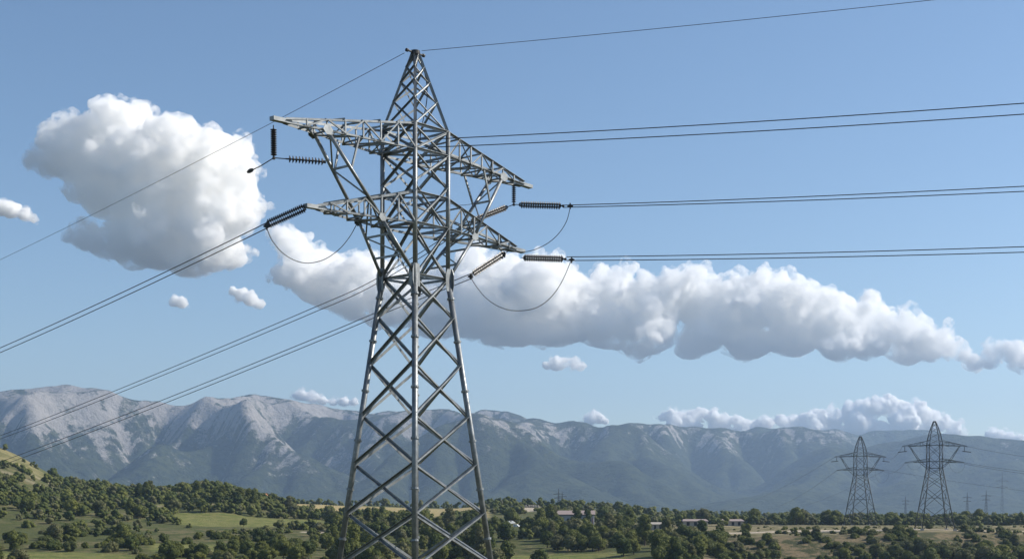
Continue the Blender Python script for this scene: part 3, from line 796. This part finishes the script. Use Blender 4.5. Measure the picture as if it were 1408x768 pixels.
#@@WIRES
def unit_disc():
    me_b = MB(); pr = [(0.05, .06), (.10, .055), (.19, .0), (.205, -.03), (.17, -.035), (.10, -.02), (.05, -.05)]; n = 14
    for (r, z) in pr:
        for k in range(n): me_b.v.append((r * math.cos(2 * math.pi * k / n), r * math.sin(2 * math.pi * k / n), z))
    for i in range(len(pr) - 1):
        for k in range(n): me_b.f.append((i * n + k, (i + 1) * n + k, (i + 1) * n + (k + 1) % n, i * n + (k + 1) % n))
    me_b.f.append(tuple(range(n))); me_b.f.append(tuple((len(pr) - 1) * n + k for k in range(n - 1, -1, -1)))
    me = bpy.data.meshes.new('disc'); me.from_pydata(me_b.v, [], me_b.f); me.materials.append(glaze)
    me.polygons.foreach_set('use_smooth', [True] * len(me.polygons)); me.update(); return me
DISC = unit_disc()
def insulator(p, q, label, n=12, rows=(0,), group=None, lead=(.25, .12), rad=1.0, side=None):
    p = Vector(p); q = Vector(q); d = q - p; Ln = d.length; dn = d.normalized()
    e = empty('insulator_string', p, label, 'insulator', group)
    sd = Vector(side).normalized() if side is not None else dn.cross(Vector((0, 1, 0))).normalized()
    b = MB(); b.tube((0, 0, 0), dn * lead[0], .035, 6)
    if len(rows) > 1:
        b.box(dn * lead[0] * .8 + sd * (rows[0] * 1.15), dn * lead[0] * .8 + sd * (rows[1] * 1.15), .05, .09)
    b2 = MB(); b2.tube(dn * (Ln - lead[1]), dn * Ln, .045, 6); b2.tube(dn * (Ln - .06), dn * (Ln + .10), .10, 8)
    if len(rows) > 1: b2.box(dn * (Ln - lead[1]) + sd * (rows[0] * 1.15), dn * (Ln - lead[1]) + sd * (rows[1] * 1.15), .05, .09)
    b.build('end_fitting', darkm, e); b2.build('end_fitting', darkm, e)
    rot = dn.to_track_quat('Z', 'Y')
    for rw in rows:
        o = sd * rw; c = MB(); c.tube(o + dn * lead[0] * .8, o + dn * (Ln - lead[1] * .8), .05, 8); c.build('core_rod', darkm, e)
        for k in range(n):
            t = lead[0] + .08 + (Ln - lead[0] - lead[1] - .16) * k / (n - 1)
            dd = link('disc', DISC, e); dd.location = o + dn * t; dd.rotation_mode = 'QUATERNION'; dd.rotation_quaternion = rot; dd.scale = (rad, rad, rad)
    return q
GI = 'brown disc insulators on the big pylon'
V1a = P(376, 172, 90.4); V1b = P(376.5, 217, 90.4)
insulator(V1a, V1b, 'vertical string of dark discs hanging from the tip of the upper left cross-arm', 12, group=GI, rad=1.05)
insulator(V1b, P(446, 222.5, 91.2), 'horizontal string of dark discs near the upper left cross-arm, right of the hanging string', 11, group=GI, rad=1.15, lead=(.95, .06))
insulator(P(422, 284, 92.5), P(366, 309, 91.8), 'double string of dark discs slanting down left from the lower left cross-arm', 18, (-.15, .15), GI, rad=.86, lead=(.22, .15))
V2a = P(706.5, 250, 108.8); V2b = P(706.5, 281, 108.8)
insulator(V2a, V2b, 'short vertical string of dark discs hanging from the tip of the upper right cross-arm', 9, group=GI, rad=.9)
H2 = insulator(V2b, P(774, 283, 107.6), 'double horizontal string of dark discs right of the upper right cross-arm tip', 17, (-.105, .105), GI, rad=.9, lead=(.6, .2))
L2 = insulator(V2b, P(645, 305, 112), 'slanting double string of dark discs seen behind the right raking struts', 16, (-.10, .10), GI, rad=.76, lead=(.9, .3))
H3 = insulator(P(717, 354, 108.4), P(777, 356, 107.2), 'double horizontal string of dark discs right of the lower right cross-arm tip', 17, (-.105, .105), GI, rad=.9, lead=(.25, .2))
L3 = insulator(P(699, 345, 107.7), P(648, 378, 110.4), 'slanting double string of dark discs below the lower right cross-arm', 14, (-.11, .11), GI, rad=.84, lead=(.5, .3))
# free jumper link at the upper left
b = MB(); a_, c_ = V1b, P(340, 237, 90.0); b.path([a_, lerp(a_, c_, .5) - Vector((0, 0, .06)), c_], .035); b.tube(lerp(a_, c_, .78), c_, .085, 8); b.tube(lerp(a_, c_, .82), lerp(a_, c_, .95), .13, 8)
tag(b.build('jumper_link', darkm), 'short dark rod with a clamp at its loose end, lower left of the hanging discs', 'clamp')

def wire(pts, r, label, group, cat='wire', nm='conductor', n=30):
    """smooth curve through the given points"""
    pts = [Vector(p) for p in pts]; out = []
    if len(pts) == 2: out = [lerp(pts[0], pts[1], t) for t in np.linspace(0, 1, 4)]
    else:
        ex = [pts[0] * 2 - pts[1]] + pts + [pts[-1] * 2 - pts[-2]]
        for i in range(1, len(ex) - 2):
            p0, p1, p2, p3 = ex[i - 1:i + 3]; m_ = max(6, n // (len(pts) - 1))
            for k in range(m_):
                t = k / m_; out.append(.5 * ((2 * p1) + (p2 - p0) * t + (2 * p0 - 5 * p1 + 4 * p2 - p3) * t * t + (3 * p1 - p0 - 3 * p2 + p3) * t ** 3))
        out.append(pts[-1])
    b = MB(); b.path(out, r, 7); o = b.build(nm, wire_m, smooth=True); return tag(o, label, cat, group)

def span(p, px1, py1, m, k, ext, sag):
    """a sagging span from p that passes the given photo column and row; heading (1,-k) or (-1,m), carried on past the frame"""
    p = Vector(p); sg = 1 if k is not None else -1
    dy = -k if k is not None else m; r = (px1 - CX) / F
    t = (r * p.y - p.x) / (sg - r * dy); y1 = p.y + dy * t; z1 = (HY - py1) / F * y1
    # parabola through p and (t,z1) with curvature giving 'sag'
    cc = sag; s1 = (z1 - p.z - cc * t * t) / t
    T = t * ext; res = []
    for u in np.linspace(0, 1, 26) ** 1.2 * T: res.append(Vector((p.x + sg * u, p.y + dy * u, p.z + s1 * u + cc * u * u)))
    return res
GW = 'conductors of the big pylon'
RW = .034
ax = Vector((0, 0, 0))
E0 = P(556, 73, 100); E1 = P(580, 70, 100)
wire(span(E0, 0, 357, 1.2, None, 3.6, .00035), .020, 'thin earth wire falling left from the top of the big pylon', 'earth wires on the pylon top', nm='earth_wire')
wire(span(E1, 1284, 0, None, .3, 3.5, .0003), .020, 'thin earth wire running right from the top of the big pylon', 'earth wires on the pylon top', nm='earth_wire')
q = P(366, 309, 91.8)
wire(span(P(367, 306, 91.8), 0, 478, 1.2, None, 3.2, .0006), RW, 'upper wire of the pair falling left from the lower left cross-arm', GW)
wire(span(P(368, 313, 91.8), 0, 484.5, 1.2, None, 3.2, .0006), RW, 'lower wire of the pair falling left from the lower left cross-arm', GW)
def spanL(p, mid, end, m, ext):
    """leaves p steeply, passes mid, then runs almost straight to end and on past the frame"""
    p = Vector(p)
    def at(px, py):
        r = (px - CX) / F; t = (r * p.y - p.x) / (-1 - r * m); y1 = p.y + m * t; return Vector((p.x - t, y1, (HY - py) / F * y1))
    a = at(*mid); c = at(*end); res = [p, lerp(p, a, .6), a + (c - a) * .03]
    for t in (.12, .25, .4, .6, .8, 1.0, 1.25, 1.5): res.append(lerp(a, c, t) + Vector((0, 0, -1.2 * (t * (1 - t)) if t <= 1 else 1.6 * (t - 1))))
    return res
wire(spanL(P(644, 304, 112), (521, 384), (0, 598.5), 1.2, 1.5), RW, 'upper wire of the middle pair crossing behind the pylon waist to the left edge', GW)
wire(spanL(P(645, 310, 112), (521, 391), (0, 603), 1.2, 1.5), RW, 'lower wire of the middle pair crossing behind the pylon waist to the left edge', GW)
wire(spanL(P(650, 375, 110.4), (560, 412), (0, 634.5), 1.2, 1.5), RW, 'upper wire of the lowest pair running left from under the lower right cross-arm', GW)
wire(spanL(P(650, 382, 110.4), (560, 418), (0, 640), 1.2, 1.5), RW, 'lower wire of the lowest pair running left from under the lower right cross-arm', GW)
wire(span(P(578, 192, 100.0), 1408, 142, None, .3, 3, .0004), RW, 'topmost wire of the upper pair running right from the pylon body', GW)
wire(span(P(578, 203, 100.0), 1408, 157, None, .3, 3, .0004), RW, 'second wire of the upper pair running right from the pylon body', GW)
wire(span(P(776, 282, 107.6), 1408, 256, None, .3, 3, .0004), RW, 'upper wire of the pair running right from the upper right cross-arm', GW)
wire(span(P(774, 285, 107.6), 1408, 263, None, .3, 3, .0004), RW, 'lower wire of the pair running right from the upper right cross-arm', GW)
wire(span(P(779, 353, 107.2), 1408, 339, None, .3, 3, .0004), RW, 'upper wire of the pair running right from the lower right cross-arm', GW)
wire(span(P(779, 358, 107.2), 1408, 346.5, None, .3, 3, .0004), RW, 'lower wire of the pair running right from the lower right cross-arm', GW)
GJ = 'jumper loops on the big pylon'
pj = lambda L_, D0, D1: [P(x, y, D0 + (D1 - D0) * i / (len(L_) - 1)) for i, (x, y) in enumerate(L_)]
wire(pj([(367, 314), (374, 330), (388, 347), (406, 358), (425, 361.5), (447, 356), (467, 342), (481, 325), (490, 309)], 91.8, 95.6), .028, 'loop of wire hanging below the lower left cross-arm', GJ, nm='jumper_loop', n=60)
wire(pj([(784, 286), (779, 304), (769, 320), (755, 333), (738, 342), (722, 346), (704, 346)], 107.6, 107.9), .028, 'loop of wire hanging from the upper right insulators to the lower arm tip', GJ, nm='jumper_loop', n=60)
wire(pj([(647, 381), (656, 395), (670, 411), (690, 423), (712, 427), (737, 423), (757, 409), (772, 388), (785, 359)], 110.4, 107.2), .028, 'lowest and widest loop of wire, under the lower right cross-arm', GJ, nm='jumper_loop', n=60)
wire(pj([(618, 280), (637, 282), (661, 278)], 104, 107), .02, 'short slack wire between the pylon body and the right raking strut', None, nm='slack_wire')
for x, y, D in ((367, 311, 91.75), (784, 283, 107.5), (786, 357, 107.1), (647, 380, 110.5)):
    b = MB(); c0 = P(x, y, D); b.tube(c0 - Vector((.22, 0, 0)), c0 + Vector((.22, 0, 0)), .075, 8); b.tube(c0 + Vector((0, 0, .22)), c0 - Vector((0, 0, .25)), .05, 8); b.tube(c0 + Vector((0, -.08, 0)), c0 + Vector((0, .08, 0)), .14, 10)
    tag(b.build('wire_clamp', darkm), {367: 'dark clamp where the left wire loop meets the lower left insulators', 784: 'dark clamp at the right end of the upper right insulators',
        786: 'dark clamp at the right end of the lower right insulators', 647: 'dark clamp at the left end of the insulators under the lower right cross-arm'}[x], 'clamp', 'wire clamps')
# the distant line
def fspan(p, q, sag, label, r=.055, grp='wires of the distant line'):
    p = Vector(p); q = Vector(q)
    wire([lerp(p, q, t) - Vector((0, 0, 4 * sag * t * (1 - t))) for t in np.linspace(0, 1, 9)], r, label, grp, n=40)
kA = sorted(ta.keys()); kB = sorted(tb.keys())
aL, aU = ta[kA[0]], ta[kA[2]]; aLr, aUr = ta[kA[1]], ta[kA[3]]
bL, bU = tb[kB[0]], tb[kB[2]]; bLr, bUr = tb[kB[1]], tb[kB[3]]
fspan(aU, P(985, 700, 1500), 6, 'faint wire from the upper left arm of the shorter distant pylon down to the plain')
fspan(aL, P(1045, 701, 1500), 5, 'faint wire from the lower left arm of the shorter distant pylon down to the plain')
fspan(aLr, P(1075, 701, 1500), 4, 'faint wire from the lower right arm of the shorter distant pylon going left')
fspan(bU, aUr, 2.5, 'faint wire between the upper arms of the two distant pylons')
fspan(bL, aLr, 2.5, 'faint wire between the lower arms of the two distant pylons')
fspan(bUr, P(1560, 641, 560), 1.5, 'faint wire from the upper right arm of the taller distant pylon to the right edge')
fspan(bLr, P(1560, 656, 560), 1.5, 'faint wire from the lower right arm of the taller distant pylon, upper of two')
fspan(bLr - Vector((0, 0, .5)), P(1560, 662, 555), 1.5, 'faint wire from the lower right arm of the taller distant pylon, lower of two')
fspan(aLr + Vector((0, 0, .4)), P(1560, 690, 690), 1.5, 'faint wire passing behind the taller distant pylon at mid height', r=.05)
def floop(c, wd, h, label):
    wire([c + Vector((wd * math.cos(a), 0, -h * math.sin(a))) for a in np.linspace(0, math.pi, 9)], .035, label, 'jumper loops on the distant pylons', nm='jumper_loop')
floop(aLr + Vector((-1.0, 0, -.5)), 3.6, 5.8, 'large loop of wire hanging at the right of the shorter distant pylon')
floop(bLr + Vector((-3.0, 0, -.3)), 3.2, 3.8, 'loop of wire under the right arm of the taller distant pylon')
floop(bL + Vector((4.0, 0, -.3)), 2.8, 2.6, 'loop of wire under the left arm of the taller distant pylon')
for t_, s_, nm_ in ((aU, -1, 'upper left arm tip of the shorter distant pylon'), (aUr, 1, 'upper right arm tip of the shorter distant pylon'), (bU, -1, 'upper left arm tip of the taller distant pylon'), (bUr, 1, 'upper right arm tip of the taller distant pylon')):
    b = MB(); t0 = t_ - Vector((s_ * 1.0, 0, .2)); b.tube(t0, t0 - Vector((0, 0, 1.8)), .12, 6); b.tube(t0 - Vector((0, 0, 1.8)) - Vector((s_ * .8, 0, 0)), t0 + Vector((s_ * 2.8, 0, -2.2)), .16, 6)
    tag(b.build('insulator_string', darkm), 'small insulator hanging at the ' + nm_, 'insulator', 'insulators on the distant pylons')
#@@BUILDINGS
def plain(name, a, b, sc_=2.0, rough=.85):
    m, n_, l_ = mat(name); globals()['N'] = n_; globals()['L'] = l_
    OUT(MIX(NZ(sc_, 5, .7, POS()), a, b), rough); return m
m_wall = plain('pale_grey_render', (.26, .27, .30), (.38, .38, .41)); m_roof = plain('faded_roof_sheet', (.24, .19, .175), (.36, .29, .26))
m_dark = plain('dark_opening', (.02, .02, .022), (.045, .04, .04)); m_red = plain('rusty_red_paint', (.30, .09, .06), (.40, .16, .11)); m_white = plain('white_paint', (.62, .62, .60), (.80, .80, .78))
m_stone = plain('pale_stone', (.25, .22, .18), (.46, .41, .35)); m_tile = plain('red_roof_tile', (.32, .12, .07), (.42, .19, .12)); m_yel = plain('cream_paint', (.60, .50, .24), (.70, .60, .33))
m_wood = plain('pale_timber', (.30, .24, .17), (.44, .36, .26))
def boxo(name, c, s, m, par, bev=.03, label=None):
    bm = bmesh.new(); bmesh.ops.create_cube(bm, size=1.0)
    for v in bm.verts: v.co = Vector((v.co.x * s[0], v.co.y * s[1], v.co.z * s[2]))
    if bev: bmesh.ops.bevel(bm, geom=bm.edges[:], offset=bev, segments=1, affect='EDGES')
    me = bpy.data.meshes.new(name); bm.to_mesh(me); bm.free(); me.materials.append(m)
    o = link(name, me, par, Vector(c))
    if label: o['label'] = label
    return o
def gable(name, w_, d_, z0, h, over, m, par, hip=0.0):
    x, y = w_ / 2 + over, d_ / 2 + over
    v = [(-x, -y, z0), (x, -y, z0), (x, y, z0), (-x, y, z0), (-x + hip, 0, z0 + h), (x - hip, 0, z0 + h)]
    v += [(a, b, c - .25) for a, b, c in v[:4]]
    f = [(0, 1, 5, 4), (2, 3, 4, 5), (1, 2, 5), (3, 0, 4), (0, 6, 7, 1), (1, 7, 8, 2), (2, 8, 9, 3), (3, 9, 6, 0), (9, 8, 7, 6)]
    me = bpy.data.meshes.new(name); me.from_pydata(v, [], f); me.materials.append(m); return link(name, me, par)
# the grey shed
g = PG(793, 706); sh_z = P(0, 723, 700).z
e = empty('shed', (P(793, 0, 700).x, 706, sh_z), 'long grey shed with brownish roof and open right end among trees', 'shed', None, math.radians(-4)); e.scale = (1.1, 1, 1)
wl = boxo('wall', (0, 0, 2.2), (16.4, 9, 7.6), m_wall, e, .05)
rf = gable('roof', 16.4, 9, 6.0, 2.0, .55, m_roof, e); boxo('eave_board', (0, -5.15, 5.78), (17.4, .12, .4), m_dark, rf, 0)
for x0 in (-6.2, -3.6): wn = boxo('window', (x0, -4.53, 3.4), (1.1, .12, 1.2), m_dark, e, 0); boxo('frame', (x0, -4.6, 2.72), (1.4, .14, .14), m_white, wn, 0) if False else None
for x0, ww, mm_ in ((.6, 1.2, m_dark), (3.6, .9, m_dark), (5.2, .5, m_dark), (6.6, .6, m_dark)): boxo('door', (x0, -4.53, 1.9), (ww, .1, 3.4), mm_, e, 0)
for x0 in (4.4, 6.0, 7.5): boxo('post', (x0, -4.9, 2.0), (.22, .22, 4.4), m_red if x0 > 5 else m_white, e, 0)
for x0 in (9.4, 10.6): boxo('annex_wall', (x0, -2, 1.0), (1.0, 3, 2.4 - (x0 - 9.4) * .5), m_red if x0 > 10 else m_dark, e, .03)
# small hut right of the shed
g = PG(855, 668); e = empty('hut', g + Vector((0, 0, .2)), 'low pale-roofed hut at the right of the grey shed, half hidden by trees', 'hut', None, .1)
boxo('wall', (0, 0, .9), (5.6, 3.6, 2.2), m_stone, e); gable('roof', 5.6, 3.6, 2.0, .9, .3, m_stone, e); boxo('door', (1.2, -1.83, .8), (.9, .1, 1.7), m_dark, e, 0)
# long low farm roofs at the plateau edge
for k, (px, D, ww, lb, mr) in enumerate(((900, 655, 6.5, 'low pale open shelter, leftmost of the low roofs on the plateau', m_stone), (955, 676, 9.5, 'long low brownish barn on the plateau, right of the pale shelter', m_roof), (1006, 690, 8.5, 'low stone-walled pen with brownish roof near the plateau bush', m_roof))):
    g = PG(px, D); e = empty('barn' if k == 1 else 'shelter', g, lb, 'barn' if k == 1 else 'shelter', None, .05 * k)
    boxo('wall', (0, 0, .9), (ww, 4, 2.1), m_stone, e); gable('roof', ww, 4, 1.9, .7, .35, mr, e, .6)
    e.scale = (1.25, 1.25, 1.35)
    for q in range(3): boxo('opening', (-ww * .3 + q * ww * .3, -2.03, .9), (ww * .12, .1, 1.3), m_dark, e, 0)
# little house on the left knoll
g = PG(361, 872); e = empty('house', g + Vector((0, 0, 1.4)), 'tiny pink-white house with red roof on the right slope of the wooded knoll', 'house', None, -.3)
boxo('wall', (0, 0, 1.2), (4.6, 4, 3.6), m_white, e); gable('roof', 4.6, 4, 3.0, 1.4, .3, m_tile, e); boxo('window', (-1, -2.03, 1.5), (.8, .1, .9), m_dark, e, 0); boxo('door', (1, -2.03, .9), (.9, .1, 1.9), m_dark, e, 0)
# two white vans among the trees
for k, (px, py, D, lb) in enumerate(((703, 717, 560, 'small white van parked among trees just right of the big pylon, the larger one'), (710, 721, 556, 'small white van parked among trees just right of the big pylon, the lower one'))):
    c = P(px, py + 3, D); s = .62 if k == 0 else .5; e = empty('parked_van', (c.x, c.y, max(c.z, gz(c.x, c.y))), lb, 'van', None, .5 - k); e.scale = (s, s, s)
    b = MB(); b.prism((0, -.95, .45), (0, .95, .45), [(-.05, -2.4), (.0, 2.4), (.9, 2.4), (1.1, 1.5), (1.75, .9), (1.8, -2.3)], (0, 0, 1)); b.build('body', m_white, e)
    for x0 in (-1.6, 1.5):
        for y0 in (-.93, .93): wlz = MB(); wlz.tube((x0, y0 - .1, .36), (x0, y0 + .1, .36), .36, 12); wlz.build('wheel', m_dark, e)
    boxo('side_window', (-.9, -.97, 1.75), (1.0, .05, .5), m_dark, e, 0)
# cream trailer on the plateau at the right
g = PG(1358, 604); e = empty('trailer', g, 'small cream trailer on the plateau track near the right edge', 'trailer', None, .1)
b = MB(); b.prism((0, -.8, .5), (0, .8, .5), [(0, -1.9), (0, 1.9), (.8, 1.9), (1.15, 1.4), (1.15, -1.5), (.8, -1.9)], (0, 0, 1)); b.build('body', m_yel, e)
for y0 in (-.8, .8): wlz = MB(); wlz.tube((0, y0 - .08, .35), (0, y0 + .08, .35), .35, 12); wlz.build('wheel', m_dark, e)
boxo('window', (0, -.82, 1.2), (1.3, .05, .4), m_dark, e, 0)
# ruined stone walls on the low knoll
for k, px in enumerate((707, 716, 726, 736)):
    g = PG(px, 930); b = MB(); r_ = np.random.default_rng(k)
    for q in range(14): c0 = Vector((r_.uniform(-2.2, 2.2), r_.uniform(-.8, .8), -.3)); b.prism(c0, c0 + Vector((0, 0, r_.uniform(.8, 2.6))), [(r_.uniform(.3, .6) * math.cos(a), r_.uniform(.3, .6) * math.sin(a)) for a in np.linspace(0, 5.3, 6)], (1, 0, 0))
    o = b.build('stone_ruin', m_stone); o.location = g
    tag(o, ['leftmost heap of pale rubble on the low knoll behind the trees', 'second heap of pale rubble from the left on the low knoll', 'third heap of pale rubble from the left on the low knoll', 'rightmost heap of pale rubble on the low knoll'][k], 'ruin', 'rubble on the low knoll')
# pale rail fence by the field corner
g = PG(438, 598); e = empty('rail_fence', g, 'low pale rail fence at the lower right corner of the green field', 'fence', None, 0)
for k in range(7): boxo('post', (-4.5 + k * 1.5, 0, .5), (.14, .14, 1.3), m_wood, e, 0)
for z in (.55, 1.0): boxo('rail', (0, -.1, z), (9.4, .07, .16), m_wood, e, 0)
